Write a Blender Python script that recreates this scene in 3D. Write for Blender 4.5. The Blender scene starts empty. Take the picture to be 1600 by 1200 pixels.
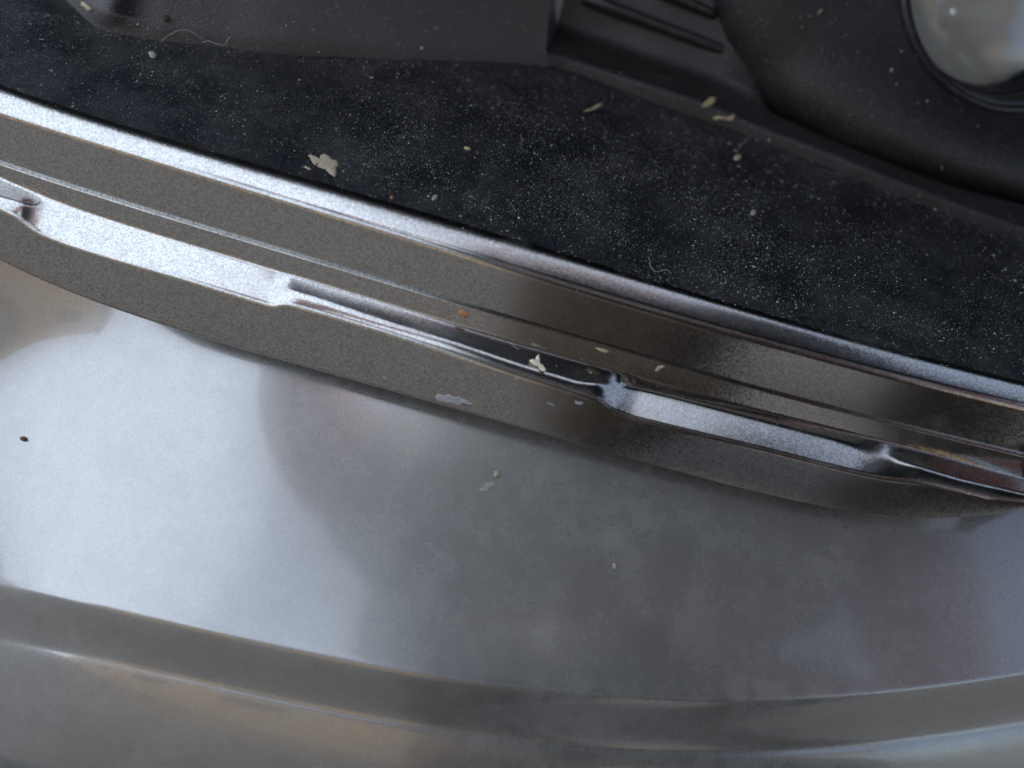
import bpy, bmesh, math, random
import numpy as np
from mathutils import Vector, Matrix
from mathutils import noise as mnoise
from mathutils.bvhtree import BVHTree

R = math.radians
random.seed(7)
rng = np.random.default_rng(7)
scene = bpy.context.scene
col = scene.collection

# ------------------------------------------------------------------ camera
Z0 = 0.50                       # height of the moulding above the ground
PITCH, ROLL, DIST, LENS = 38.0, 16.0, 0.205, 32.0
th, ph = R(PITCH), R(ROLL)
FWD = np.array([0, math.cos(th), -math.sin(th)])
r0 = np.array([1.0, 0, 0]); u0 = np.array([0, math.sin(th), math.cos(th)])
RIGHT = r0 * math.cos(ph) + u0 * math.sin(ph)
UP = -r0 * math.sin(ph) + u0 * math.cos(ph)
TARGET = np.array([0.0, 0.0, Z0])
CAM = TARGET - FWD * DIST
cam_data = bpy.data.cameras.new('camera')
cam = bpy.data.objects.new('camera', cam_data); col.objects.link(cam)
cam.matrix_world = Matrix(((RIGHT[0], UP[0], -FWD[0], CAM[0]),
                           (RIGHT[1], UP[1], -FWD[1], CAM[1]),
                           (RIGHT[2], UP[2], -FWD[2], CAM[2]), (0, 0, 0, 1)))
cam_data.lens = LENS; cam_data.sensor_width = 36; cam_data.sensor_fit = 'HORIZONTAL'
cam_data.clip_start = 0.005; cam_data.clip_end = 500
cam_data.dof.use_dof = True
cam_data.dof.focus_distance = 0.220
cam_data.dof.aperture_fstop = 5.0
scene.camera = cam

# ------------------------------------------------------------------ sky, sun, exposure
SUN_EL, SUN_AZ = 48.0, -25.0          # azimuth measured from +Y (over the car) towards +X
world = bpy.data.worlds.new('World'); scene.world = world; world.use_nodes = True
wn = world.node_tree; bg = wn.nodes['Background']
sky = wn.nodes.new('ShaderNodeTexSky'); sky.sky_type = 'NISHITA'; sky.sun_disc = False
sky.sun_elevation = R(SUN_EL); sky.sun_rotation = R(SUN_AZ)
sky.air_density = 1.0; sky.dust_density = 3.0; sky.ozone_density = 1.0
ctc = wn.nodes.new('ShaderNodeTexCoord'); cmap = wn.nodes.new('ShaderNodeMapping'); cmap.inputs['Scale'].default_value = (1, 1, 2.2)
cn = wn.nodes.new('ShaderNodeTexNoise'); cn.inputs['Scale'].default_value = 2.2; cn.inputs['Detail'].default_value = 7; cn.inputs['Roughness'].default_value = .55
cr = wn.nodes.new('ShaderNodeMapRange'); cr.inputs['From Min'].default_value = .36; cr.inputs['From Max'].default_value = .66
cr.inputs['To Min'].default_value = .12; cr.inputs['To Max'].default_value = 1.0
cx = wn.nodes.new('ShaderNodeMix'); cx.data_type = 'RGBA'; cx.inputs[7].default_value = (9.6, 11.1, 13.5, 1)      # thin bright cloud veil
wn.links.new(ctc.outputs['Generated'], cmap.inputs[0]); wn.links.new(cmap.outputs[0], cn.inputs[0]); sx_ = wn.nodes.new('ShaderNodeSeparateXYZ'); wn.links.new(ctc.outputs['Generated'], sx_.inputs[0])
bank = wn.nodes.new('ShaderNodeMath'); bank.operation = 'MULTIPLY_ADD'; bank.inputs[1].default_value = -.34
wn.links.new(sx_.outputs[0], bank.inputs[0]); wn.links.new(cn.outputs[0], bank.inputs[2]); wn.links.new(bank.outputs[0], cr.inputs[0])
wn.links.new(cr.outputs[0], cx.inputs[0]); wn.links.new(sky.outputs[0], cx.inputs[6])
wn.links.new(cx.outputs[2], bg.inputs[0]); bg.inputs[1].default_value = 0.15
sd = bpy.data.lights.new('sun', 'SUN'); sd.energy = 4.0; sd.angle = R(0.5); sd.color = (1, 0.95, 0.87)
sun = bpy.data.objects.new('sun', sd); col.objects.link(sun)
sv = Vector((math.sin(R(SUN_AZ)) * math.cos(R(SUN_EL)), math.cos(R(SUN_AZ)) * math.cos(R(SUN_EL)), math.sin(R(SUN_EL))))
sun.rotation_euler = sv.to_track_quat('Z', 'Y').to_euler(); sun.location = (-2, 4, 6)
scene.view_settings.view_transform = 'Standard'; scene.view_settings.look = 'None'
scene.view_settings.gamma = 1.0; scene.view_settings.exposure = 0.55
scene.render.engine = 'CYCLES'

# ------------------------------------------------------------------ materials
def mat(name, color=(.5, .5, .5), rough=.5, metal=0.0, coat=0.0, coat_rough=.05, spec=.5):
    m = bpy.data.materials.new(name); m.use_nodes = True
    b = m.node_tree.nodes['Principled BSDF']
    b.inputs['Base Color'].default_value = (*color, 1); b.inputs['Roughness'].default_value = rough
    b.inputs['Metallic'].default_value = metal; b.inputs['Coat Weight'].default_value = coat
    b.inputs['Coat Roughness'].default_value = coat_rough; b.inputs['Specular IOR Level'].default_value = spec
    return m, m.node_tree, b

class N:
    """tiny node helper on one tree"""
    def __init__(s, nt):
        s.nt = nt
        s.co = nt.nodes.new('ShaderNodeTexCoord').outputs['Object']
        s.uv = nt.nodes.new('ShaderNodeTexCoord').outputs['UV']
    def n(s, t, **kw):
        x = s.nt.nodes.new(t)
        for k, v in kw.items(): setattr(x, k, v)
        return x
    def l(s, a, b): s.nt.links.new(a, b)
    def noise(s, scale, detail=3, rough=.55, vec=None, dist=0):
        x = s.n('ShaderNodeTexNoise'); x.inputs['Scale'].default_value = scale
        x.inputs['Detail'].default_value = detail; x.inputs['Roughness'].default_value = rough
        x.inputs['Distortion'].default_value = dist
        s.l(vec or s.co, x.inputs['Vector']); return x.outputs['Fac']
    def voro(s, scale, out='Distance', vec=None):
        x = s.n('ShaderNodeTexVoronoi'); x.inputs['Scale'].default_value = scale
        s.l(vec or s.co, x.inputs['Vector']); return x.outputs[out]
    def ramp(s, fac, p0, p1, c0=(0, 0, 0, 1), c1=(1, 1, 1, 1)):
        x = s.n('ShaderNodeValToRGB'); e = x.color_ramp.elements
        if p0 > p1: p0, p1, c0, c1 = p1, p0, c1, c0
        e[0].position = p0; e[1].position = p1; e[0].color = c0; e[1].color = c1
        s.l(fac, x.inputs[0]); return x.outputs[0]
    def mix(s, fac, a, b):
        x = s.n('ShaderNodeMix', data_type='RGBA')
        for i, v in ((0, fac), (6, a), (7, b)):
            if isinstance(v, (int, float)): x.inputs[i].default_value = v
            elif isinstance(v, tuple): x.inputs[i].default_value = (*v[:3], 1)
            else: s.l(v, x.inputs[i])
        return x.outputs[2]
    def math(s, op, a, b=0.0, clamp=False):
        x = s.n('ShaderNodeMath', operation=op, use_clamp=clamp)
        for i, v in ((0, a), (1, b)):
            if isinstance(v, (int, float)): x.inputs[i].default_value = v
            else: s.l(v, x.inputs[i])
        return x.outputs[0]
    def bump(s, h, strength, dist=.0005, normal=None):
        x = s.n('ShaderNodeBump'); x.inputs['Strength'].default_value = strength
        x.inputs['Distance'].default_value = dist; s.l(h, x.inputs['Height'])
        if normal: s.l(normal, x.inputs['Normal'])
        return x.outputs[0]
    def flake(s, scale, amount):
        """each flake of the metallic paint leans its own way"""
        c = s.voro(scale, 'Color')
        a = s.n('ShaderNodeVectorMath', operation='SUBTRACT'); s.l(c, a.inputs[0]); a.inputs[1].default_value = (.5, .5, .5)
        b = s.n('ShaderNodeVectorMath', operation='SCALE'); s.l(a.outputs[0], b.inputs[0]); b.inputs['Scale'].default_value = amount
        g = s.n('ShaderNodeNewGeometry')
        d = s.n('ShaderNodeVectorMath', operation='ADD'); s.l(g.outputs['Normal'], d.inputs[0]); s.l(b.outputs[0], d.inputs[1])
        e = s.n('ShaderNodeVectorMath', operation='NORMALIZE'); s.l(d.outputs[0], e.inputs[0])
        return e.outputs[0]

def paint(name, color, rough, flake_scale, flake_amt, coat, coat_rough, dust=.25, metal=1.0, grain=.8, film=0.0):
    m, nt, b = mat(name, color, rough, metal, coat, coat_rough)
    q = N(nt)
    cell = q.voro(flake_scale, 'Color')
    sep = q.n('ShaderNodeSeparateColor'); q.l(cell, sep.inputs[0])
    k = q.math('ADD', q.math('MULTIPLY', sep.outputs[0], grain), 1 - grain * .5)
    base = q.n('ShaderNodeVectorMath', operation='SCALE'); base.inputs[0].default_value = color; q.l(k, base.inputs['Scale'])
    grime = q.ramp(q.noise(60, 6, .7), .52, .78)
    spots = q.math('MULTIPLY', q.ramp(q.voro(900), .10, .03), q.ramp(q.noise(240, 2), .5, .62))
    d = q.math('MULTIPLY', q.math('ADD', q.math('MULTIPLY', grime, .5), spots), dust, True)
    d = q.math('ADD', d, q.math('ADD', q.math('MULTIPLY', q.ramp(q.noise(70, 8, .78), .25, .85), film * .45), film * .3), True)
    q.l(q.mix(d, base.outputs[0], (.30, .28, .25)), b.inputs['Base Color'])
    q.l(q.math('SUBTRACT', metal, q.math('MULTIPLY', d, .9), True), b.inputs['Metallic'])
    q.l(q.math('ADD', q.math('MULTIPLY', d, .4), rough, True), b.inputs['Roughness'])
    q.l(q.flake(flake_scale, flake_amt), b.inputs['Normal'])
    return m

M = {}
M['trim'] = paint('grey_metallic_trim_paint', (.37, .36, .345), .15, 4300, .03, .3, .08, .25, grain=.75)
M['panel'] = paint('grey_metallic_bumper_paint', (.27, .27, .265), .15, 3000, .012, 1.0, .04, .3, grain=.22, film=.60)

def black_dusty(name, color, rough, haze, speck, bump_scale, bump_str, tint=(.33, .34, .36), spec=.5, coat=0):
    m, nt, b = mat(name, color, rough, 0, coat, .2, spec)
    q = N(nt)
    h = q.math('MULTIPLY', q.ramp(q.noise(70, 7, .72), .40, .9), haze)
    s1 = q.math('MULTIPLY', q.ramp(q.voro(1500), .22, .05), q.ramp(q.noise(130, 4, .7), .42, .66))
    s2 = q.math('MULTIPLY', q.ramp(q.voro(640), .13, .05), q.ramp(q.noise(95, 3, .7), .45, .6))
    sp = q.math('MULTIPLY', q.math('MAXIMUM', s1, s2), speck)
    f = q.math('ADD', h, sp, True)
    q.l(q.mix(f, color, tint), b.inputs['Base Color'])
    q.l(q.math('ADD', q.math('MULTIPLY', f, .5), rough, True), b.inputs['Roughness'])
    hh = q.math('ADD', q.noise(bump_scale, 2, .5), q.math('MULTIPLY', sp, 1.5))
    q.l(q.bump(hh, bump_str, .0004), b.inputs['Normal'])
    return m
M['floor'] = black_dusty('dusty_black_panel', (.009, .010, .013), .30, .15, .6, 1600, .35, (.30, .285, .27))
M['plastic'] = black_dusty('grained_black_plastic', (.018, .0172, .0165), .36, .04, .35, 2100, .6)
M['plastic_grey'] = black_dusty('grained_charcoal_plastic', (.052, .045, .042), .5, .06, .28, 2300, .7)
M['ring'] = black_dusty('black_rubber_ring', (.010, .011, .012), .28, .04, .2, 2000, .1)
M['chrome'] = mat('lamp_reflector', (.85, .84, .79), .5, .2)[0]
M['under'] = mat('bare_black_plastic', (.015, .015, .016), .6)[0]
gm, nt, b = mat('lamp_glass', (.93, .95, .95), .06); b.inputs['Transmission Weight'].default_value = 1; b.inputs['IOR'].default_value = 1.45
q = N(nt); q.l(q.ramp(q.noise(90, 6, .7), .45, .8, (.05, .05, .05, 1), (.35, .35, .35, 1)), b.inputs['Roughness'])
M['glass'] = gm

# ------------------------------------------------------------------ tracing rays into the place
def ray(px, py):
    s = 36.0 / LENS / 1600.0
    d = FWD + RIGHT * ((px - 800) * s) - UP * ((py - 600) * s)
    return d / np.linalg.norm(d)
KAPPA = 0.6                                  # plan curvature of the bumper (1/m)
def front(x): return KAPPA * x * x * .5
def hit_front(px, py, off=0.0):
    d = ray(px, py); t = (off - CAM[1]) / d[1]
    for _ in range(12):
        x = CAM[0] + d[0] * t
        t = (front(x) + off - CAM[1]) / d[1]
    return CAM + d * t
def normal(tilt, x, kap=None):
    psi = (KAPPA if kap is None else kap) * x
    return np.array([math.sin(tilt) * math.sin(psi), -math.sin(tilt) * math.cos(psi), math.cos(tilt)])
def hit_plane(px, py, p, n):
    d = ray(px, py); t = np.dot(p - CAM, n) / np.dot(d, n)
    return CAM + d * t

class Curve:
    def __init__(s, pts, deg=5, smooth=None):
        p = np.array(pts, float); s.x0, s.x1 = p[0, 0], p[-1, 0]
        if smooth is None:
            c = np.polyfit((p[:, 0] - 800) / 800, p[:, 1], deg)
            s.g = np.linspace(s.x0, s.x1, 400); s.v = np.polyval(c, (s.g - 800) / 800)
        else:
            s.g = np.arange(s.x0, s.x1 + 1, 2.0); v = np.interp(s.g, p[:, 0], p[:, 1])
            n = int(smooth * 2); k = np.exp(-.5 * (np.arange(-n, n + 1) * 2 / smooth) ** 2); k /= k.sum()
            vp = np.concatenate([v[0] + (np.arange(-n, 0)) * (v[1] - v[0]), v, v[-1] + np.arange(1, n + 1) * (v[-1] - v[-2])])
            s.v = np.convolve(vp, k, 'valid')
        m = max(4, len(s.g) // 20)
        s.s0 = (s.v[m] - s.v[0]) / (s.g[m] - s.g[0]); s.s1 = (s.v[-1] - s.v[-1 - m]) / (s.g[-1] - s.g[-1 - m])
    def __call__(s, x):
        if x < s.x0: return s.v[0] + (x - s.x0) * s.s0
        if x > s.x1: return s.v[-1] + (x - s.x1) * s.s1
        return float(np.interp(x, s.g, s.v))

E0 = Curve([(0,410),(50,432),(100,455),(200,494),(300,525),(400,552),(500,582),(600,611),(700,639),(800,668),(900,697),(1000,724),(1100,751),(1200,777),(1300,799),(1400,810),(1450,812),(1500,810),(1600,798)], 6)
E1 = Curve([(-300,215),(0,326),(25,338),(42,352),(60,364),(100,380),(150,396),(200,411),(300,440),(400,471),(428,479),(444,475),(460,478),(500,489),(600,519),(700,551),(800,584),(900,615),(930,625),(955,641),(985,652),(1050,668),(1200,704),(1300,729),(1350,741),(1390,749),(1430,753),(1460,759),(1500,768),(1550,780),(1600,785)], smooth=5)
E2 = Curve([(0,279),(100,319),(200,352),(300,385),(400,416),(500,445),(600,473),(700,500),(800,532),(900,566),(1000,594),(1100,617),(1200,641),(1300,668),(1400,695),(1500,724),(1600,748)], 6)
E2b = Curve([(-300,230),(0,308),(50,320),(75,322),(95,330),(150,350),(200,368),(300,402),(400,434),(425,445),(450,455),(500,470),(600,504),(700,534),(800,568),(900,598),(950,603),(990,605),(1050,619),(1200,658),(1300,685),(1370,710),(1410,722),(1500,748),(1600,770)], smooth=5)
E3 = Curve([(0,258),(100,288),(200,321),(300,353),(400,384),(500,412),(600,441),(700,469),(800,500),(900,530),(1000,560),(1100,587),(1200,613),(1300,640),(1400,665),(1500,690),(1600,714)], 5)
E4 = Curve([(0,174),(100,205),(200,238),(300,268),(400,297),(500,326),(600,358),(700,391),(800,421),(900,451),(1000,480),(1100,507),(1200,534),(1300,563),(1400,590),(1500,613),(1600,636)], 5)
E5 = Curve([(0,140),(100,172),(200,205),(300,235),(400,264),(500,293),(600,321),(700,349),(800,379),(900,408),(1000,440),(1100,470),(1200,499),(1300,525),(1400,552),(1500,579),(1600,604)], 5)
H0 = Curve([(-300,20),(0,12),(100,25),(150,44),(200,55),(300,68),(400,78),(500,85),(600,92),(700,98),(800,104),(870,110),(950,137),(1000,155),(1100,189),(1200,226),(1300,264),(1400,303),(1500,341),(1600,374)], smooth=14)
H1 = Curve([(150,25),(200,38),(300,50),(400,58),(500,66),(600,73),(700,80),(800,84),(850,82),(880,88),(950,112),(1000,128),(1100,160),(1150,183),(1200,203),(1300,241),(1400,282),(1500,321),(1600,357)], smooth=12)
R0 = Curve([(0,922),(100,942),(200,964),(300,986),(400,1009),(500,1030),(600,1049),(700,1066),(800,1080),(900,1090),(1000,1097),(1100,1100),(1200,1098),(1300,1092),(1400,1083),(1500,1070),(1600,1055)], 4)

SKEW = math.tan(ph)
def at(curve, b, off=0.0):
    """pixel where the cross-section of station b meets a curve"""
    x = b
    for _ in range(6):
        y = curve(x) + off
        x = b + SKEW * (E0(b) - y)
    return x, curve(x) + off

def fillet(pts, radii, seg=6):
    out = []
    n = len(pts)
    for i, p in enumerate(pts):
        r = radii[i]
        if i == 0 or i == n - 1 or r <= 0: out.append(p); continue
        a, c = pts[i - 1], pts[i + 1]
        la, lc = np.linalg.norm(a - p), np.linalg.norm(c - p)
        ra, rc = min(r, la * .48), min(r, lc * .48)
        pa = p + (a - p) / la * ra; pc = p + (c - p) / lc * rc
        for k in range(seg + 1):
            t = k / seg
            out.append(pa * (1 - t) ** 2 + p * 2 * t * (1 - t) + pc * t * t)
    return out

def grid_mesh(name, rows, material, parent=None, smooth=True, flip=False):
    nr, nc = len(rows), len(rows[0])
    v = [tuple(p) for r in rows for p in r]
    f = []
    for i in range(nr - 1):
        for j in range(nc - 1):
            a = i * nc + j; q4 = (a, a + 1, a + nc + 1, a + nc)
            f.append(q4[::-1] if flip else q4)
    me = bpy.data.meshes.new(name); me.from_pydata(v, [], f); me.update()
    uv = me.uv_layers.new()
    for lp in me.loops:
        i, j = divmod(lp.vertex_index, nc); uv.data[lp.index].uv = (i / (nr - 1), j / (nc - 1))
    if smooth: me.polygons.foreach_set('use_smooth', [True] * len(me.polygons))
    me.materials.append(material)
    o = bpy.data.objects.new(name, me); col.objects.link(o); o.parent = parent
    return o
def bm_obj(name, bm, material, parent=None, smooth=True):
    me = bpy.data.meshes.new(name); bm.to_mesh(me); bm.free()
    if smooth: me.polygons.foreach_set('use_smooth', [True] * len(me.polygons))
    me.materials.append(material)
    o = bpy.data.objects.new(name, me); col.objects.link(o); o.parent = parent
    return o
def tag(o, label, cat, group=None, kind=None):
    if label: o['label'] = label
    if cat: o['category'] = cat
    if group: o['group'] = group
    if kind: o['kind'] = kind
    return o

# ------------------------------------------------------------------ ground
gmat, nt, b = mat('sunlit_paving', (.30, .27, .23), .85)
q = N(nt)
g = q.mix(q.noise(3, 6, .6), (.112, .105, .095), (.074, .070, .064))
q.l(q.mix(q.math('MULTIPLY', q.noise(160, 4, .7), .5), g, (.07, .066, .062)), b.inputs['Base Color'])
q.l(q.bump(q.noise(220, 4), .4, .004), b.inputs['Normal'])
bm = bmesh.new()
bmesh.ops.create_grid(bm, x_segments=8, y_segments=8, size=120)
ground = bm_obj('ground', bm, gmat, None, False); ground['kind'] = 'structure'

# sunlit house across the paving: seen only mirrored in the edges of the paint
def box_mesh(name, boxes, material, parent=None):
    bm = bmesh.new()
    for (x0, x1, y0, y1, z0, z1) in boxes:
        vv = [bm.verts.new((x, y, z)) for x in (x0, x1) for y in (y0, y1) for z in (z0, z1)]
        for f_ in ((0, 1, 3, 2), (4, 6, 7, 5), (0, 4, 5, 1), (2, 3, 7, 6), (0, 2, 6, 4), (1, 5, 7, 3)): bm.faces.new([vv[i] for i in f_])
    bmesh.ops.recalc_face_normals(bm, faces=bm.faces[:])
    return bm_obj(name, bm, material, parent, False)
wmat, nt, b = mat('warm_render', (.42, .31, .20), .9); q = N(nt)
q.l(q.mix(q.noise(2, 5, .6), (.44, .33, .21), (.33, .24, .15)), b.inputs['Base Color'])
omat = mat('orange_brick', (.36, .28, .20), .9)[0]; rmat = mat('brown_roof', (.13, .075, .055), .9)[0]; glz = mat('window_glass', (.03, .035, .04), .1)[0]; frm = mat('white_frame', (.6, .6, .58), .5)[0]
house = bpy.data.objects.new('house', None); col.objects.link(house); house.location = (-4, -10, 0)
tag(house, 'tan rendered house with orange brick base and brown roof across the paving', 'house')
def hb(name, boxes, m_, parent=None): return box_mesh(name, boxes, m_, parent or house)
hb('wall', [(-11, 13, -7, 0, .9, 4.6)], wmat); hb('brick_base', [(-11.03, 13.03, -7.03, .04, -.1, .898)], omat)
rf = bmesh.new()
rv = [rf.verts.new(p) for p in ((-11.5, .5, 4.5), (13.5, .5, 4.5), (13.5, -7.5, 4.5), (-11.5, -7.5, 4.5), (-8, -3.5, 6.6), (10, -3.5, 6.6))]
for f_ in ((0, 1, 5, 4), (1, 2, 5), (2, 3, 4, 5), (3, 0, 4), (3, 2, 1, 0)): rf.faces.new([rv[i] for i in f_])
bm_obj('roof', rf, rmat, house, False)
for wx in (-9, -5.5, -2, 1.5, 8.5):
    w_ = hb('window', [(wx, wx + 1.5, -.05, .03, 1.4, 2.9)], glz); hb('frame', [(wx - .08, wx, -.04, .06, 1.32, 2.98), (wx + 1.5, wx + 1.58, -.04, .06, 1.32, 2.98), (wx, wx + 1.5, -.04, .06, 2.9, 2.98), (wx, wx + 1.5, -.04, .09, 1.32, 1.4)], frm, w_)
hb('door', [(5.2, 6.2, -.05, .05, .9, 3.0)], rmat)

# ------------------------------------------------------------------ the car
car = bpy.data.objects.new('car', None); col.objects.link(car); car.location = (0, 0, 0)
tag(car, 'dusty dark grey car front with metallic moulding below a black lamp recess', 'car')

ST = list(np.arange(-420, 2021, 4.0))
def sstep(x, a, b):
    t = min(1, max(0, (x - a) / (b - a))); return t * t * (3 - 2 * t)
def wide(x):      # 1 where the groove of the moulding is wide, 0 where it is narrow
    return sstep(x, 30, 75) - sstep(x, 424, 446) + sstep(x, 925, 985) - sstep(x, 1330, 1460)

# depth of the groove's back edge: the floor of its narrow stretches slopes by 13 degrees
ob, oo = [], []
for b_ in list(range(470, 900, 10)):
    x, y = at(E0, b_); P0 = hit_front(x, y); x1, y1 = at(E1, b_); P1 = hit_plane(x1, y1, P0, normal(R(85), P0[0]))
    xb, yb = at(E2b, b_); Pb = hit_plane(xb, yb, P1, normal(R(33), P1[0])); x2, y2 = at(E2, b_)
    P2 = hit_plane(x2, y2, Pb, normal(R(17 - 4 * sstep(b_, 640, 880)), Pb[0])); ob.append(b_ / 1000); oo.append(P2[1] - front(P2[0]))
OFF2 = np.polyfit(ob, oo, 2)
low_rows, up_rows, base_pts = [], [], []
for b_ in ST:
    x, y = at(E0, b_); P0 = hit_front(x, y)
    x1, y1 = at(E1, b_); n = normal(R(85), P0[0]); P1 = hit_plane(x1, y1, P0, n)
    x2, y2 = at(E2, b_); P2 = hit_front(x2, y2, float(np.polyval(OFF2, .49 + .41 * sstep(b_, 440, 940))) + .0008 * (1 - sstep(b_, 330, 475)))
    xb, yb = at(E2b, b_)
    lt = R(33 - (4 + 11 * sstep(xb, 700, 1000)) * wide(xb)); Pb = hit_plane(xb, yb, P1, normal(lt, P1[0]))
    x3, y3 = at(E3, b_); P3 = hit_plane(x3, y3, P2, normal(R(80), P2[0]))
    inn = -normal(R(90), P0[0])
    under = P0 + inn * .016 + np.array([0, 0, -.0012])
    back = P3 + inn * .004 - np.array([0, 0, .0003])
    low_rows.append(fillet([under, P0, P1, Pb, P2, P3, back], [0, .0012, .0009, .0010, .0006, .00018, 0], 7))
    x4, y4 = at(E4, b_); Ps = P3 + inn * .0005
    P4 = hit_plane(x4, y4, Ps, normal(R(81), Ps[0]))
    x5, y5 = at(E5, b_); P5 = hit_plane(x5, y5, P4, normal(R(27), P4[0]))
    xh, yh = at(H0, b_); PH = hit_plane(xh, yh, P5, normal(R(8), P5[0]))
    PH2 = PH + (PH - P5) / np.linalg.norm(PH - P5) * .03
    start = Ps - np.array([0, 0, .006])
    up_rows.append((start, P4, P5, PH, PH2))
    base_pts.append(P0)
lower_moulding = grid_mesh('lower_moulding', low_rows[:int((1690 + 420) / 4)], M['trim'], car)
tr = []
fl = []
for (s, P4, P5, PH, PH2) in up_rows:
    d = PH2 - P5
    cut = P5 + d / np.linalg.norm(d) * .0018
    tr.append(fillet([s, P4, P5, cut], [0, .0014, .0035, 0], 9))
    n = 14
    fl.append([cut + (PH2 - cut) * k / n for k in range(n + 1)])
upper_moulding = grid_mesh('upper_moulding', tr, M['trim'], car)
recess_floor = grid_mesh('recess_floor', fl, M['floor'], car)

# bumper panel below the moulding, its crest and the ledge under it
NP = 26
def ptilt(x, v):
    left = 1 - sstep(x, -40, 520); xx = min(300, max(-150, x))
    return R(34 + 36 * left * (1 - sstep(v, .30 - .0008 * xx, .72 - .0013 * xx)) + 1.5 * v)
rows = []
QB = Curve([(x, E0(x) if x <= 1200 else E0(1200) + .245 * (x - 1200)) for x in range(0, 1601, 100)], 2)
for k, b_ in enumerate(ST):
    x, y = at(QB, b_, -100)
    Q = hit_front(x, y, .017)
    xr, yr = at(R0, b_)
    prof = [Q - np.array([0, -.01, -.012]), Q]
    p = Q
    for i in range(1, NP + 1):
        v = i / NP
        px, py = x + (xr - x) * v, y + (yr - y) * v
        p = hit_plane(px, py, p, normal(ptilt(px, v), p[0]))
        prof.append(p)
    def nxt(p, dpx, tilt):
        global xr, yr
        xr2, yr2 = at(R0, b_, dpx)
        return hit_plane(xr2, yr2, p, normal(R(tilt), p[0]))
    a1 = nxt(p, 66, 78); a2 = nxt(a1, 92, 46); a3 = nxt(a2, 185, 60); a4 = nxt(a3, 300, 72); a5 = a4 + np.array([0, .02, -.1])
    tail = fillet([prof[-2], p, a1, a2, a3, a4, a5], [0, .0055, .006, .004, .012, .014, 0], 8)
    rows.append(prof[:-2] + tail)
ra = np.array(rows)
for _ in range(160):
    ra[1:-1] = (ra[:-2] + 2 * ra[1:-1] + ra[2:]) / 4
rows = list(ra)
bumper = grid_mesh('bumper', rows, M['panel'], car, flip=True)

# ------------------------------------------------------------------ lamp housing at the back of the recess
def floor_hit(px, py):
    i = min(len(ST) - 1, max(0, int((px + 420) / 4)))
    return hit_plane(px, py, up_rows[i][2], normal(R(8), up_rows[i][2][0]))
def dense(pts, step=8.0):
    p = np.array(pts, float); d = np.concatenate([[0], np.cumsum(np.hypot(*np.diff(p, axis=0).T))])
    t = np.linspace(0, d[-1], int(d[-1] / step) + 1)
    return np.stack([np.interp(t, d, p[:, 0]), np.interp(t, d, p[:, 1])], 1)
def smooth2(a, k=3):
    a = np.array(a, float)
    for _ in range(k):
        c = a.copy(); c[1:-1] = (a[:-2] + 2 * a[1:-1] + a[2:]) / 4; a = c
    return a
housing = None
# left plate: follows the foot line, turns the rounded corner on the left and runs back
foot = smooth2(dense([(40,-70),(84,-18),(112,8),(132,28),(152,43),(180,51),(240,61),(300,68),(400,78),(500,85),(600,92),(700,98),(800,104),(866,110)]), 4)
head = smooth2(dense([(92,-80),(122,-26),(138,-2),(148,12),(164,23),(188,32),(245,42),(300,49),(400,58),(500,66),(600,73),(700,79),(800,84),(852,84)]), 4)
ts = np.linspace(0, 1, 110)
def resamp(a):
    d = np.concatenate([[0], np.cumsum(np.hypot(*np.diff(a, axis=0).T))]); d /= d[-1]
    return np.stack([np.interp(ts, d, a[:, 0]), np.interp(ts, d, a[:, 1])], 1)
foot, head = resamp(foot), resamp(head)
prow = []
for i in range(len(ts)):
    f = floor_hit(*foot[i])
    t2 = foot[min(i + 1, len(ts) - 1)]; t1 = foot[max(i - 1, 0)]
    tang = floor_hit(*t2) - floor_hit(*t1); tang[2] = 0; tang /= np.linalg.norm(tang)
    outw = np.array([tang[1], -tang[0], 0])
    def pn(tilt): return outw * math.sin(tilt) + np.array([0, 0, math.cos(tilt)])
    h = hit_plane(*head[i], f, pn(R(80)))
    n60 = pn(R(64)); side = np.cross(n60, tang); side /= np.linalg.norm(side)
    if side[2] < 0: side = -side
    prow.append(fillet([f - np.array([0, 0, .004]), f, h, h + side * .07], [0, .0004, .0016, 0], 6))
plate = grid_mesh('lamp_plate', prow, M['plastic_grey'], car)
plate_end = prow[-1]
# sill right of the plate, with its lip, and the back wall of the rib pocket
srow, wall_base = [], []
S1 = Curve([(840,30),(900,50),(950,66),(1000,84),(1060,104),(1120,126),(1150,142),(1200,170),(1300,216),(1400,256),(1500,292),(1600,318)], smooth=14)
for px in np.arange(846, 2050, 6.0):
    f = floor_hit(px, H0(px)); hx = px + 6
    h = hit_plane(hx, H1(hx), f, normal(R(80), f[0]))
    s1x = hx + 18; sb = hit_plane(s1x, S1(s1x), h, normal(R(16), f[0]))
    w = sb + (np.array([0, .022, .075]) * 1.0) * (1 - sstep(px, 1100, 1190)) + np.array([0, .012, -.006]) * sstep(px, 1100, 1190)
    srow.append(fillet([f - np.array([0, 0, .004]), f, h, sb, w], [0, .0004, .0015, .003, 0], 6))
    wall_base.append((px, h, sb))
sill = grid_mesh('lamp_sill', srow, M['plastic'], car)
# plate's end cheek facing the pocket
ck = [[p, p + np.array([.006, .05, 0.0])] for p in plate_end]
grid_mesh('plate_cheek', ck, M['plastic_grey'], car, flip=True)
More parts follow.
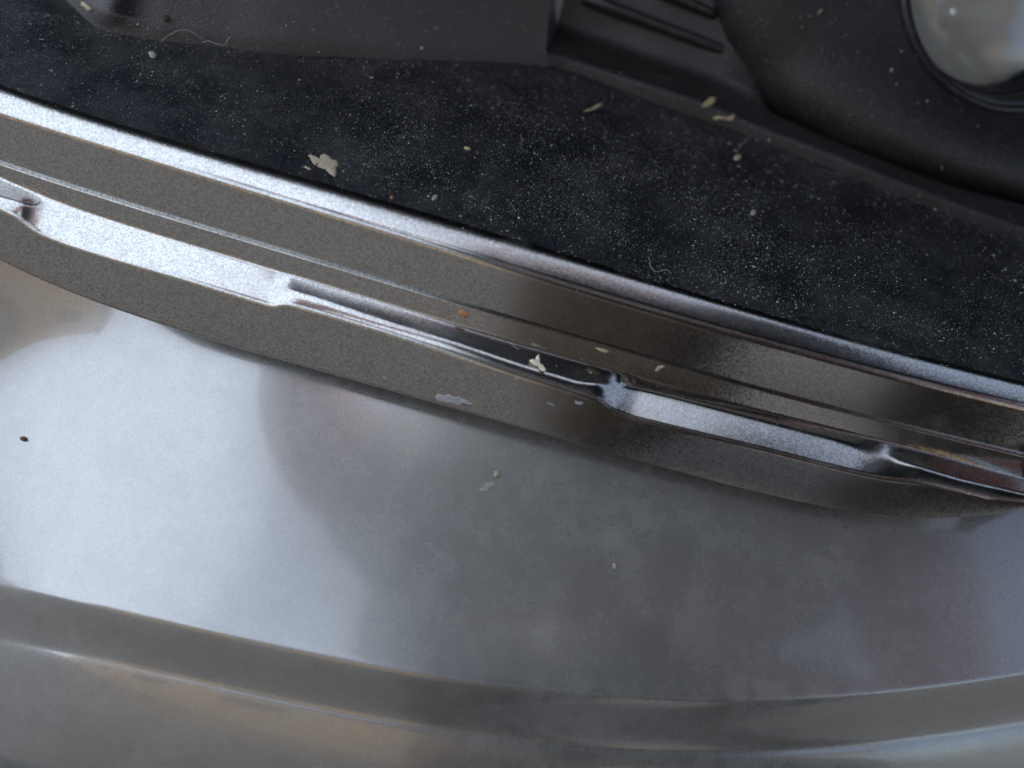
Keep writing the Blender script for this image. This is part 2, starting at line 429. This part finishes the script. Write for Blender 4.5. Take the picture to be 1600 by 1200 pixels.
# ribs inside the pocket
def wall_hit(px, py):
    i = int(np.argmin([abs(q[0] - 1010) for q in wall_base])); sb = wall_base[i][2]
    return hit_plane(px, py, sb, normal(R(73.6), sb[0]))
for (a, c) in (((912, -6), (1138, 80)), ((1010, -24), (1122, 24)), ((1040, -70), (1110, -40))):
    A, C = wall_hit(*a), wall_hit(*c)
    ax = C - A; L = np.linalg.norm(ax); ax /= L
    nw = normal(R(73.6), A[0]); upv = np.cross(nw, ax); upv /= np.linalg.norm(upv)
    if upv[2] < 0: upv = -upv
    sec = [(-.006, .0022), (.0042, .0010), (.0048, .0003), (.0046, -.0008), (.004, -.0014), (-.006, -.0032)]
    rr = []
    for k in range(13):
        t = k / 12; e = math.sin(min(1, t * 6, (1 - t) * 6) * math.pi / 2) * .75 + .25
        rr.append([A + ax * L * t + nw * (u if u < 0 else u * e) + upv * v for u, v in sec])
    grid_mesh('rib', rr, M['plastic'], car)

# lamp bezel, ring, reflector and lens
LC = (1600.0, -30.0)
Bp = np.array([(1060,-330),(1085,-150),(1098,-60),(1106,0),(1124,66),(1150,124),(1200,160),(1300,210),(1400,251),(1500,284),(1600,310),(1700,335),(1800,362),(2000,430)], float)
def bez_outer(px, py):
    if px < 1150:
        return wall_hit(px, py) * 1.0
    i = min(len(wall_base) - 1, max(0, int(round((px - 846 - 24) / 6)))); h = wall_base[i][1]
    return hit_plane(px, py, h, normal(R(16), h[0]))
ref = bez_outer(1400, 251); LN = normal(R(60), ref[0], 1.6)
ref = ref + LN * .001
cen = hit_plane(*LC, ref, LN)
e1 = np.cross(np.array([0, 0, 1.0]), LN); e1 /= np.linalg.norm(e1)
if e1[0] < 0: e1 = -e1
e2 = np.cross(LN, e1); e2 = e2 if e2[2] > 0 else -e2
RAD = np.linalg.norm(hit_plane(1455, 115, ref, LN) - cen)
bp = smooth2(dense(Bp, 8), 24)
BB = smooth2([bez_outer(px, py) for (px, py) in bp], 40)
brow = []
for (px, py), B in zip(bp, BB):
    d = B - cen; d = d - LN * np.dot(d, LN); d /= np.linalg.norm(d)
    rg = cen + d * RAD
    m1 = B + (rg - B) * .10 + LN * (.007 + .010 * sstep(1330 - px, 0, 260))
    m2 = B + (rg - B) * .45 + LN * .008
    seq = [B - LN * .01 - d * -.002, B]
    for k in range(1, 19):
        t = k / 18
        seq.append(B * (1 - t) ** 3 + m1 * 3 * t * (1 - t) ** 2 + m2 * 3 * t * t * (1 - t) + rg * t ** 3)
    brow.append(seq)
bez = grid_mesh('lamp_bezel', brow, M['plastic'], car, flip=True)
lamp_parts = []
def revolve(name, prof, material, parent, seg=72):
    rr = []
    for k in range(seg + 1):
        a = 2 * math.pi * k / seg; d = e1 * math.cos(a) + e2 * math.sin(a)
        rr.append([cen + d * r + LN * z for r, z in prof])
    return grid_mesh(name, rr, material, parent)
k_ = RAD
lamp = revolve('lamp', [(k_ * 1.03, -.004), (k_ * 1.02, .0006), (k_ * .985, .0016), (k_ * .95, .0012), (k_ * .92, -.001), (k_ * .90, -.0035), (k_ * .87, -.006), (k_ * .83, -.008), (k_ * .82, -.013)], M['ring'], car)
refl = revolve('reflector', [(k_ * .82, -.0125), (k_ * .70, -.020), (k_ * .50, -.029), (k_ * .3, -.034), (k_ * .02, -.036)], M['chrome'], lamp)
lens = revolve('lens', [(k_ * .825, -.0128), (k_ * .82, -.0095), (k_ * .78, -.0065), (k_ * .55, -.0035), (k_ * .35, -.0012), (k_ * .15, -.0003), (.0002, 0), (.0002, -.0015), (k_ * .15, -.0018), (k_ * .35, -.0027), (k_ * .55, -.005), (k_ * .77, -.0082), (k_ * .81, -.0128)], M['glass'], lamp)

# the bodywork over the recess, out of the picture: it shades the recess and is mirrored in its floor
def sweep(name, prof, rad, material, x0=-1.15, x1=.62):
    pf = fillet([np.array([0, y, z]) for y, z in prof], [0] + [rad] * (len(prof) - 2) + [0], 4)
    def adv(x, y): return .024 * sstep(x, -.06, .10) * (1 - sstep(y, .1, .6))     # the brow runs back to the right
    return grid_mesh(name, [[np.array([x, p[1] + adv(x, p[1]) + KAPPA * .5 * x * x * (1 - sstep(p[1], .5, 3)), p[2]]) for p in pf] for x in np.linspace(x0, x1, 60)], material, car, flip=True)
sweep('recess_roof', [(.25, .585), (.15, .625), (.060, .650), (.042, .660), (.046, .69), (.062, .72)], .01, M['under'])
sweep('bonnet', [(.085, .716), (.078, .722), (.09, .77), (.13, .815), (.22, .85), (.9, 1.0), (1.25, 1.18), (1.6, 1.40), (2.4, 1.46), (3.5, 1.40), (4.1, 1.02), (4.25, .8), (4.25, .3), (.5, .25), (.02, .25)], .02, M['panel'])

# ------------------------------------------------------------------ the photographer, mirrored in the paint, and the phone
M['skin'] = mat('skin', (.85, .42, .37), .5)[0]
M['shirt'] = mat('grey_green_cloth', (.55, .58, .56), .9)[0]
M['trousers'] = mat('brown_cloth', (.05, .038, .031), .9)[0]
M['hair'] = mat('dark_hair', (.03, .022, .018), .6)[0]
M['shoe'] = mat('dark_leather', (.03, .027, .025), .5)[0]
M['phone'] = mat('black_glass', (.02, .02, .022), .55)[0]

def skin_mesh(name, joints, edges, material, parent, levels=2, root=0):
    me = bpy.data.meshes.new(name)
    me.from_pydata([j[0] for j in joints], edges, []); me.update()
    o = bpy.data.objects.new(name, me); col.objects.link(o); o.parent = parent
    sk = o.modifiers.new('skin', 'SKIN'); sk.use_smooth_shade = True
    sv_ = me.skin_vertices[0].data if me.skin_vertices else None
    if sv_ is None:
        bm = bmesh.new(); bm.from_mesh(me); bm.verts.layers.skin.verify(); bm.to_mesh(me); bm.free()
        sv_ = me.skin_vertices[0].data
    for i, j in enumerate(joints):
        r = j[1] if isinstance(j[1], tuple) else (j[1], j[1]); sv_[i].radius = r
        sv_[i].use_root = (i == root)
    ss = o.modifiers.new('sub', 'SUBSURF'); ss.levels = levels; ss.render_levels = levels
    me.materials.append(material)
    return o
PO = CAM - FWD * .016 + RIGHT * .068 - UP * .020          # middle of the phone
def P_(a, b, c): return tuple(PO + RIGHT * a + UP * b - FWD * c)
person = bpy.data.objects.new('person', None); col.objects.link(person); person.location = (0, 0, 0)
tag(person, 'person in pale grey shirt with brown trousers and added navy covers bending over with phone', 'person')
J, E = [], []
def add(p, r, par=None):
    J.append((tuple(p), r)); i = len(J) - 1
    if par is not None: E.append((par, i))
    return i
pel = add((.22, -.64, .70), (.15, .12))
sp1 = add((.16, -.48, .82), (.145, .11), pel)
sp2 = add((.12, -.31, .93), (.155, .115), sp1)
che = add((.12, -.14, 1.01), (.15, .11), sp2)
nek = add((.18, -.01, 1.04), .058, che)
hd0 = add((.21, .045, 1.055), (.075, .085), nek)
hd1 = add((.232, .085, 1.05), (.078, .098), hd0)
hd2 = add((.24, .115, 1.03), (.060, .075), hd1)
arms = {}
for sd_, sho, elb, wri in ((-1, (-.07, -.27, .98), (-.29, -.17, .95), (-.03, -.01, 1.02)), (1, (.34, -.13, .99), (.42, -.30, .80), P_(.135, -.065, .085))):
    a = add(sho, .062, che)
    u = add(tuple((np.array(sho) + np.array(elb)) / 2), .058, a)
    e = add(elb, .048, u)
    f = add(tuple(np.array(elb) * .65 + np.array(wri) * .35), .041, e)
    w = add(wri, (.028, .024), f)
    wv = np.array(wri); ax_ = wv - np.array(elb); ax_ /= np.linalg.norm(ax_)
    if sd_ < 0:         # raised to shade the eyes
        sx = np.cross(ax_, np.array([0, 0, 1.0])); sx /= np.linalg.norm(sx); nz = np.cross(sx, ax_)
        def HP(a_, b_, c_): return tuple(wv + ax_ * a_ + sx * b_ + nz * c_)
        pm = add(HP(.045, 0, 0), (.036, .018), w); kn = add(HP(.085, 0, 0), (.038, .015), pm)
        for oy, ln in ((-.030, .9), (-.010, 1.05), (.010, 1.0), (.028, .8)):
            a1 = add(HP(.10, oy, -.002), .0092, kn); a2 = add(HP(.10 + .035 * ln, oy * 1.1, -.008), .0085, a1)
            a3 = add(HP(.10 + .058 * ln, oy * 1.1, -.020), .0078, a2); add(HP(.10 + .072 * ln, oy * 1.1, -.034), .0066, a3)
        t1 = add(HP(.040, -.036, -.004), .0115, pm); t2 = add(HP(.070, -.052, -.012), .0100, t1); add(HP(.095, -.058, -.020), .0085, t2)
    else:               # holding the phone by its end
        pm = add(P_(.105, -.035, .05), (.032, .020), w); kn = add(P_(.092, -.012, .034), (.034, .016), pm)
        for oy, ln in ((.034, 1.0), (.014, 1.08), (-.006, 1.0), (-.024, .82)):
            a1 = add(P_(.094, oy, .026), .0092, kn); a2 = add(P_(.094 - .022 * ln, oy + .004, .012), .0085, a1)
            a3 = add(P_(.094 - .040 * ln, oy + .006, .0125), .0078, a2); add(P_(.094 - .056 * ln, oy + .007, .0135), .0066, a3)
        t1 = add(P_(.092, -.050, .046), .0115, pm); t2 = add(P_(.066, -.046, .038), .0100, t1); add(P_(.042, -.038, .0345), .0085, t2)
    arms[sd_] = (sho, elb)
for hip, kne, ank, toe in (((.14, -.63, .65), (.11, -.44, .43), (.10, -.62, .085), (.10, -.48, .035)), ((.31, -.63, .65), (.42, -.44, .43), (.46, -.62, .085), (.49, -.49, .035))):
    h = add(hip, .088, pel); m_ = add(tuple((np.array(hip) + np.array(kne)) / 2), .078, h)
    k = add(kne, .056, m_); c = add(tuple(np.array(kne) * .65 + np.array(ank) * .35), .034, k); a = add(ank, .016, c); add(toe, (.016, .012), a)
skin_mesh('body', J, E, M['skin'], person)
J, E = [], []
a = add((.22, -.63, .72), (.20, .142)); a = add((.16, -.48, .82), (.22, .132), a); a = add((.12, -.31, .93), (.235, .138), a)
ch_ = add((.12, -.14, 1.01), (.235, .132), a); add((.17, -.04, 1.04), (.10, .08), ch_)
for sd_ in (-1, 1):
    sho, elb = (np.array(v) for v in arms[sd_])
    a = add(tuple(sho), .086, ch_); b2 = add(tuple(sho * .65 + elb * .35), .070, a)
skin_mesh('shirt', J, E, M['shirt'], person)
J, E = [], []
pl_ = add((.22, -.64, .68), (.172, .142))
for hip, kne, ank in (((.14, -.63, .64), (.11, -.44, .43), (.10, -.62, .10)), ((.31, -.63, .64), (.42, -.44, .43), (.46, -.62, .10))):
    hv, kv, av = (np.array(v_) for v_ in (hip, kne, ank)); h = add(hip, .108, pl_); h = add(tuple((hv + kv) / 2), .10, h); h = add(tuple(hv * .12 + kv * .88), .086, h); k = add(tuple(kv + np.array([0, .012, .012])), .088, h); k = add(tuple(kv * .85 + av * .15), .084, k); k = add(tuple(kv * .5 + av * .5), .078, k); add(ank, .068, k)
skin_mesh('trousers', J, E, M['trousers'], person)
for ank, toe in (((.10, -.62, .05), (.10, -.465, .036)), ((.46, -.62, .05), (.49, -.475, .036))):
    J, E = [], []
    a = add((ank[0], ank[1] - .03, .05), (.045, .045)); add((ank[0], ank[1] + .005, .17), .062, a); b2 = add(((ank[0] + toe[0]) / 2, (ank[1] + toe[1]) / 2, .045), (.048, .04), a); add(toe, (.042, .03), b2)
    skin_mesh('shoe', J, E, M['shoe'], person)
M['navy'] = mat('navy_cover', (.018, .021, .035), .9)[0]
J, E = [], []
a = add((.19, .0, 1.05), (.085, .085)); b2 = add((.21, .04, 1.06), (.098, .105), a); b3 = add((.235, .09, 1.06), (.10, .115), b2); add((.245, .125, 1.03), (.078, .09), b3)
skin_mesh('added_head_cover', J, E, M['navy'], person)  # added dark shape round the head, so the chamfer mirrors dark at right
J, E = [], []
a = add((-.055, -.05, .97), .075); b2 = add((.08, -.005, .94), (.09, .085), a); b3 = add((.24, -.02, .93), (.09, .085), b2); b4 = add((.38, -.02, .98), .085, b3); add((.46, -.03, .99), .075, b4)
skin_mesh('added_chest_cover', J, E, M['navy'], person)  # added dark band over the chest, darkens the lower chamfer's reflection
bm = bmesh.new(); bmesh.ops.create_cube(bm, size=1)
for v in bm.verts: v.co = Vector(P_(v.co.x * .160, v.co.y * .075, .002 + .0085 * (v.co.z + .5)))
bmesh.ops.recalc_face_normals(bm, faces=bm.faces[:])
bmesh.ops.bevel(bm, geom=bm.edges[:], offset=.0025, segments=3, affect='EDGES')
phone = bm_obj('phone', bm, M['phone'])
tag(phone, 'black phone held in one hand above the bumper', 'phone')

# ------------------------------------------------------------------ dirt, seeds and scraps lying on the car
def bvh_of(o):
    me = o.data; return BVHTree.FromPolygons([v.co[:] for v in me.vertices], [p.vertices[:] for p in me.polygons])
TREES = [bvh_of(o) for o in car.children if o.name.split('.')[0] not in ('bonnet', 'recess_roof')]
def cast(px, py):
    d = Vector(ray(px, py)); best = None
    for t in TREES:
        h = t.ray_cast(Vector(CAM), d)
        if h[0] is not None and (best is None or h[3] < best[2]):
            n = h[1] if h[1].dot(d) < 0 else -h[1]
            best = (np.array(h[0]), np.array(n), h[3])
    return best
def dirt(name, color, color2, rough=.85, scale=900):
    m, nt, b = mat(name, color, rough); q = N(nt)
    q.l(q.mix(q.noise(scale, 4, .6), color, color2), b.inputs['Base Color']); return m
M['husk'] = dirt('dry_husk', (.50, .42, .26), (.30, .24, .14), .8, 2500)
M['mud'] = dirt('dried_mud', (.46, .38, .28), (.24, .19, .14), .9, 2500)
M['rust'] = dirt('rust_brown_scrap', (.30, .12, .05), (.45, .22, .10))
M["pale"] = dirt("pale_scrap", (.34, .32, .26), (.20, .18, .14), .8, 2500)
M['white'] = dirt('scraped_white', (.46, .46, .48), (.20, .20, .21), .6, 2500)
M['smear'] = dirt('thin_smear', (.30, .28, .24), (.16, .15, .14), .9, 1800)
M['cream'] = dirt('cream_bract', (.74, .70, .55), (.58, .53, .38), .7, 1500)
M['fibre'] = mat('fibre', (.55, .52, .46), .7)[0]
M['dust'] = dirt('grey_dust', (.34, .33, .31), (.52, .50, .46), .8, 300)
M['dark'] = dirt('dark_speck', (.05, .03, .025), (.10, .05, .035))

def scrap(name, outline, material, label, cat, lift=.00003, thick=.00022, curl=.0, group=None, rough_edge=0.0, seg=2):
    """a thin scrap lying on the surface under it: closed outline in reference pixels, real thickness, curled rim"""
    p = np.array(outline, float)
    if rough_edge:
        q_ = []
        for i in range(len(p)):
            a, c = p[i], p[(i + 1) % len(p)]
            n_ = max(1, int(np.hypot(*(c - a)) / 3))
            for k in range(n_): q_.append(a + (c - a) * k / n_ + rng.normal(0, rough_edge, 2))
        p = np.array(q_)
    ctr = p.mean(0)
    rings = [(1.0, 0.0), (.82, thick * .8), (.45, thick)]
    c0 = cast(*ctr)
    top, bot = [], []
    hs = [cast(*q_) or c0 for q_ in p]
    rmax = max(np.linalg.norm(h[0] - c0[0]) for h in hs) + 1e-9
    vs, fs = [], []
    n = len(p)
    for f, h in rings:
        for i in range(n):
            b0 = c0[0] + (hs[i][0] - c0[0]) * f
            nn = c0[1] * (1 - f) + hs[i][1] * f
            k = np.linalg.norm(b0 - c0[0]) / rmax
            vs.append(b0 + nn * (lift + thick * .25 + h * rng.uniform(.55, 1.5) + curl * k * k))
    base = len(vs)
    for i in range(n):
        k = np.linalg.norm(hs[i][0] - c0[0]) / rmax
        vs.append(hs[i][0] + hs[i][1] * (lift + curl * k * k * .9))
    vs.append(c0[0] + c0[1] * (lift + thick * 1.3)); ti = len(vs) - 1
    for r_ in range(2):
        for i in range(n):
            j = (i + 1) % n; fs.append((r_ * n + i, r_ * n + j, (r_ + 1) * n + j, (r_ + 1) * n + i))
    for i in range(n):
        j = (i + 1) % n; fs.append((2 * n + i, 2 * n + j, ti)); fs.append((base + i, base + j, j, i))
    fs.append(tuple(base + i for i in range(n))[::-1])
    o_ = c0[0]
    me = bpy.data.meshes.new(name); me.from_pydata([tuple(v - o_) for v in vs], [], fs); me.update()
    me.polygons.foreach_set('use_smooth', [True] * len(me.polygons)); me.materials.append(material)
    ob = bpy.data.objects.new(name, me); col.objects.link(ob); ob.location = tuple(o_)
    return tag(ob, label, cat, group)
def oval(x, y, a, b_, rot, n=12, point=0.0):
    out = []
    for k in range(n):
        t = 2 * math.pi * k / n; r_ = 1 - point * abs(math.sin(t)) * .0
        u, v = a * math.cos(t), b_ * math.sin(t) * (1 - point * abs(math.cos(t)))
        out.append((x + u * math.cos(R(rot)) - v * math.sin(R(rot)), y + u * math.sin(R(rot)) + v * math.cos(R(rot))))
    return out
def fibre(pts, label, rad=.00005, lift=.0004, material=None, name='fibre'):
    p = dense(pts, 2.5); p = smooth2(p, 3); P3d = []
    for i, (x, y) in enumerate(p):
        h = cast(x, y); t = i / (len(p) - 1)
        P3d.append(h[0] + h[1] * (rad + lift * math.sin(math.pi * t)))
    o_ = P3d[0]; rr = []
    for i, q_ in enumerate(P3d):
        t = P3d[min(i + 1, len(P3d) - 1)] - P3d[max(i - 1, 0)]; t /= np.linalg.norm(t)
        a = np.cross(t, np.array([.3, .5, .81])); a /= np.linalg.norm(a); c = np.cross(t, a)
        rr.append([q_ - o_ + (a * math.cos(k * math.pi / 3) + c * math.sin(k * math.pi / 3)) * rad for k in range(7)])
    ob = grid_mesh(name, rr, material or M['fibre']); ob.location = tuple(o_)
    return tag(ob, label, 'fibre')

scrap('seed_husk', oval(1107, 162, 11.5, 5.2, -22, 14, .35), M['husk'], 'pale yellow oval seed husk on the edge of the lamp sill', 'seed', thick=.0012)
scrap('leaf_scrap', [(1114,183),(1122,180),(1132,183),(1140,182),(1148,180),(1144,189),(1136,187),(1126,186),(1117,187)], M['husk'], 'torn tan leaf scrap hanging on the lip below the seed husk', 'leaf', thick=.0004, curl=.0005)
scrap('mud_splash', [(482,244),(489,243),(494,249),(499,250),(501,243),(508,241),(515,244),(520,249),(528,252),(529,258),(525,262),(526,270),(523,277),(517,274),(511,268),(504,262),(497,260),(490,257),(486,251)], M['mud'], 'beige dried mud splash on the black recess floor beside the bright chamfer', 'mud', thick=.00015, rough_edge=.9)
scrap('mud_spot', [(476,259),(482,262),(487,264),(484,266),(479,264),(475,261)], M['mud'], 'small beige mud fleck beside the large mud splash', 'mud', thick=.0001)
scrap('straw_bit', [(725,230),(733,232),(736,235),(730,235),(726,233)], M['husk'], 'short straw bit alone on the dusty black floor', 'straw', thick=.0003)
scrap('pale_crumb', oval(679, 310, 5, 3.2, -30, 9), M['pale'], 'small pale greenish crumb on the black floor by the chamfer', 'crumb', thick=.0004)
scrap('orange_crumb', oval(612, 309, 2.6, 2.2, 0, 8), M['rust'], 'tiny orange crumb on the black floor near the chamfer', 'crumb', thick=.0003)
scrap('dry_blade', [(911,177),(918,172),(928,167),(936,163),(942,161),(938,167),(930,171),(920,175)], M['husk'], 'dull curved grass blade scrap on the black floor below the ribs', 'leaf', thick=.0003, curl=.0006)
flower = scrap('flower_bract', [(826,566),(831,563),(838,569),(836,561),(840,557),(843,563),(843,570),(848,574),(852,580),(850,584),(844,580),(841,573),(834,572)], M['cream'], 'pale three lobed plant bract lying across the groove of the moulding', 'leaf', thick=.0006, curl=.0008)
scrap('rust_flake', [(715,486),(722,484),(731,488),(733,493),(726,497),(717,493)], M['rust'], 'rust brown flake on the narrow strip above the groove', 'flake', thick=.0003, rough_edge=.5)
scrap('bark_flake', [(930,543),(937,544),(946,546),(953,549),(947,551),(938,548)], M['husk'], 'tan bark flake on the seam of the moulding', 'flake', thick=.0003)
scrap('thin_husk', [(1023,577),(1028,572),(1035,570),(1039,572),(1032,575),(1026,580)], M['mud'], 'thin curled husk on the seam of the moulding beside a brown reflection', 'husk', thick=.0003, curl=.0004)
scrap('lint_tuft', [(1390,128-20),(1393,106),(1396,109),(1394,113),(1390,112)], M['pale'], 'tiny pale lint tuft on the lamp bezel under the ring', 'lint', thick=.0004)
scrap('pale_grain', oval(1281, 18, 6, 2.4, -48, 9, .3), M['pale'], 'pale slanted grain on the upper lamp bezel', 'grain', thick=.0005)
scrap('white_grain', oval(1177, 333, 5, 4, -30, 9), M['pale'], 'whitish grain in the middle of the dusty black floor', 'grain', thick=.0005)
scrap('tan_grain', oval(1152, 247, 6, 4, -15, 9), M['mud'], 'tan grain on the black floor below the leaf scrap', 'grain', thick=.0005)
scrap('husk_pair', [(232,82),(238,80),(246,86),(242,92),(235,90)], M['pale'], 'pale husk on the black floor below the corner of the lamp plate', 'husk', thick=.0004)
scrap('corner_husk', [(128,2),(134,5),(141,11),(145,15),(141,18),(135,13),(129,8)], M['husk'], 'straw coloured husk caught at the corner of the lamp plate', 'husk', thick=.0005)
scrap('insect_speck', oval(260, 29, 5.5, 5, 0, 9), M['dark'], 'round dark brown speck stuck on the lamp plate', 'speck', thick=.0009)
scrap('bird_dropping', oval(776, 741, 4.5, 6.5, 20, 10), M['mud'], 'small round beige dropping dried on the bumper below the scratched moulding', 'dropping', thick=.0006, rough_edge=.5)
scrap('dropping_smear', [(768,753),(773,752),(774,757),(768,762),(760,768),(751,769),(748,765),(755,760),(761,755)], M['smear'], 'thin grey beige smear beside the small round dropping on the bumper', 'dropping', thick=.00012, rough_edge=.9)
scrap('bumper_crumb', oval(960, 885, 3.5, 5.5, -10, 9), M['pale'], 'pale oval crumb on the grey bumper under the moulding', 'crumb', thick=.0005)
scrap('bumper_speck', oval(38, 686, 4.5, 4, 0, 9), M['dark'], 'dark round speck on the bright part of the bumper', 'speck', thick=.0006)
fibre([(1012,401),(1016,409),(1014,417),(1020,425),(1025,428),(1034,424),(1042,422),(1048,426)], 'thin white wavy hair on the black floor above the chamfer', .00004)
fibre([(1171,214),(1166,222),(1158,229),(1150,237)], 'pale fibre hanging below the lip of the lamp sill', .00005, .0008)
fibre([(254,63),(264,54),(278,47),(292,46),(306,52),(318,62)], 'looped pale fibre on the lower edge of the lamp plate', .00005, .0016)
fibre([(316,66),(326,62),(334,66),(344,69),(354,69),(356,60),(360,58)], 'kinked white fibre on the lower edge of the lamp plate', .00006, .0012)
fibre([(793,533),(801,540),(811,546)], 'short thin fibre on the strip above the groove', .00003, .0002)
fibre([(934,620),(946,627),(960,636)], 'straight white fibre at the step of the groove', .00005, .0001)

# scuffs in the paint of the moulding
for nm, ol in (('scratch', [(681,620),(687,616),(694,618),(700,616),(708,620),(716,620),(725,624),(734,627),(740,633),(733,634),(722,633),(713,632),(704,629),(695,629),(686,626)]),
               ('scratch', [(598,588),(602,590),(606,593),(602,592)]), ('scratch', [(855,628),(860,631),(866,634),(860,633)]),
               ('scratch', [(898,627),(905,627),(913,630),(905,632),(899,630)]), ('scratch', [(802,592),(808,590),(814,592),(808,593)])):
    o = scrap(nm, ol, M['white'], None, None, lift=.00001, thick=.00004, rough_edge=.8); o.parent = car

# fine dust: far too many grains to count
def grains(name, n, density, size, material, label):
    vs, fs = [], []
    made = tries = 0
    while made < n and tries < n * 12:
        tries += 1
        px, py = rng.uniform(-30, 1630), rng.uniform(-30, 700)
        if rng.random() > density(px, py): continue
        h = cast(px, py)
        if h is None or (py > H0(px) and h[1][2] < .2): continue
        c, nn = h[0], h[1]
        a = np.cross(nn, rng.normal(size=3)); a /= np.linalg.norm(a); c2 = np.cross(nn, a)
        s_ = size(px, py); e_ = rng.uniform(.6, 1.8); k = len(vs)
        vs += [c + a * s_ * e_, c + c2 * s_, c - a * s_ * e_, c - c2 * s_ * rng.uniform(.6, 1.2), c + nn * s_ * rng.uniform(.5, 1.1)]
        fs += [(k, k + 1, k + 4), (k + 1, k + 2, k + 4), (k + 2, k + 3, k + 4), (k + 3, k, k + 4)]
        made += 1
    me = bpy.data.meshes.new(name); me.from_pydata([tuple(v) for v in vs], [], fs); me.update(); me.materials.append(material)
    o = bpy.data.objects.new(name, me); col.objects.link(o)
    return tag(o, label, 'dust', None, 'stuff')
def on_floor(x, y): return E5(x) - 6 > y > H0(x)
def dens_floor(x, y):
    cl = .5 + .5 * mnoise.fractal(Vector((x / 110, y / 70, 3.1)), .8, 2.0, 4); cl = min(1.3, max(.12, cl * 1.5))
    if on_floor(x, y):
        v = (y - H0(x)) / (E5(x) - H0(x))
        return (.35 + .65 * math.exp(-((x - 1000) / 420) ** 2)) * (1.0 - .6 * sstep(v, .72, 1.0)) * cl + .5 * math.exp(-(v / .06) ** 2)
    if y <= H0(x): return .10
    return .02 if y < E0(x) else 0
def size_floor(x, y):
    return float(min(.00034, rng.lognormal(math.log(.000037), .6)))
grains('dust', 60000, dens_floor, size_floor, M['dust'], 'fine pale dust grains scattered over the black recess floor and lamp plate')
#--TEMP
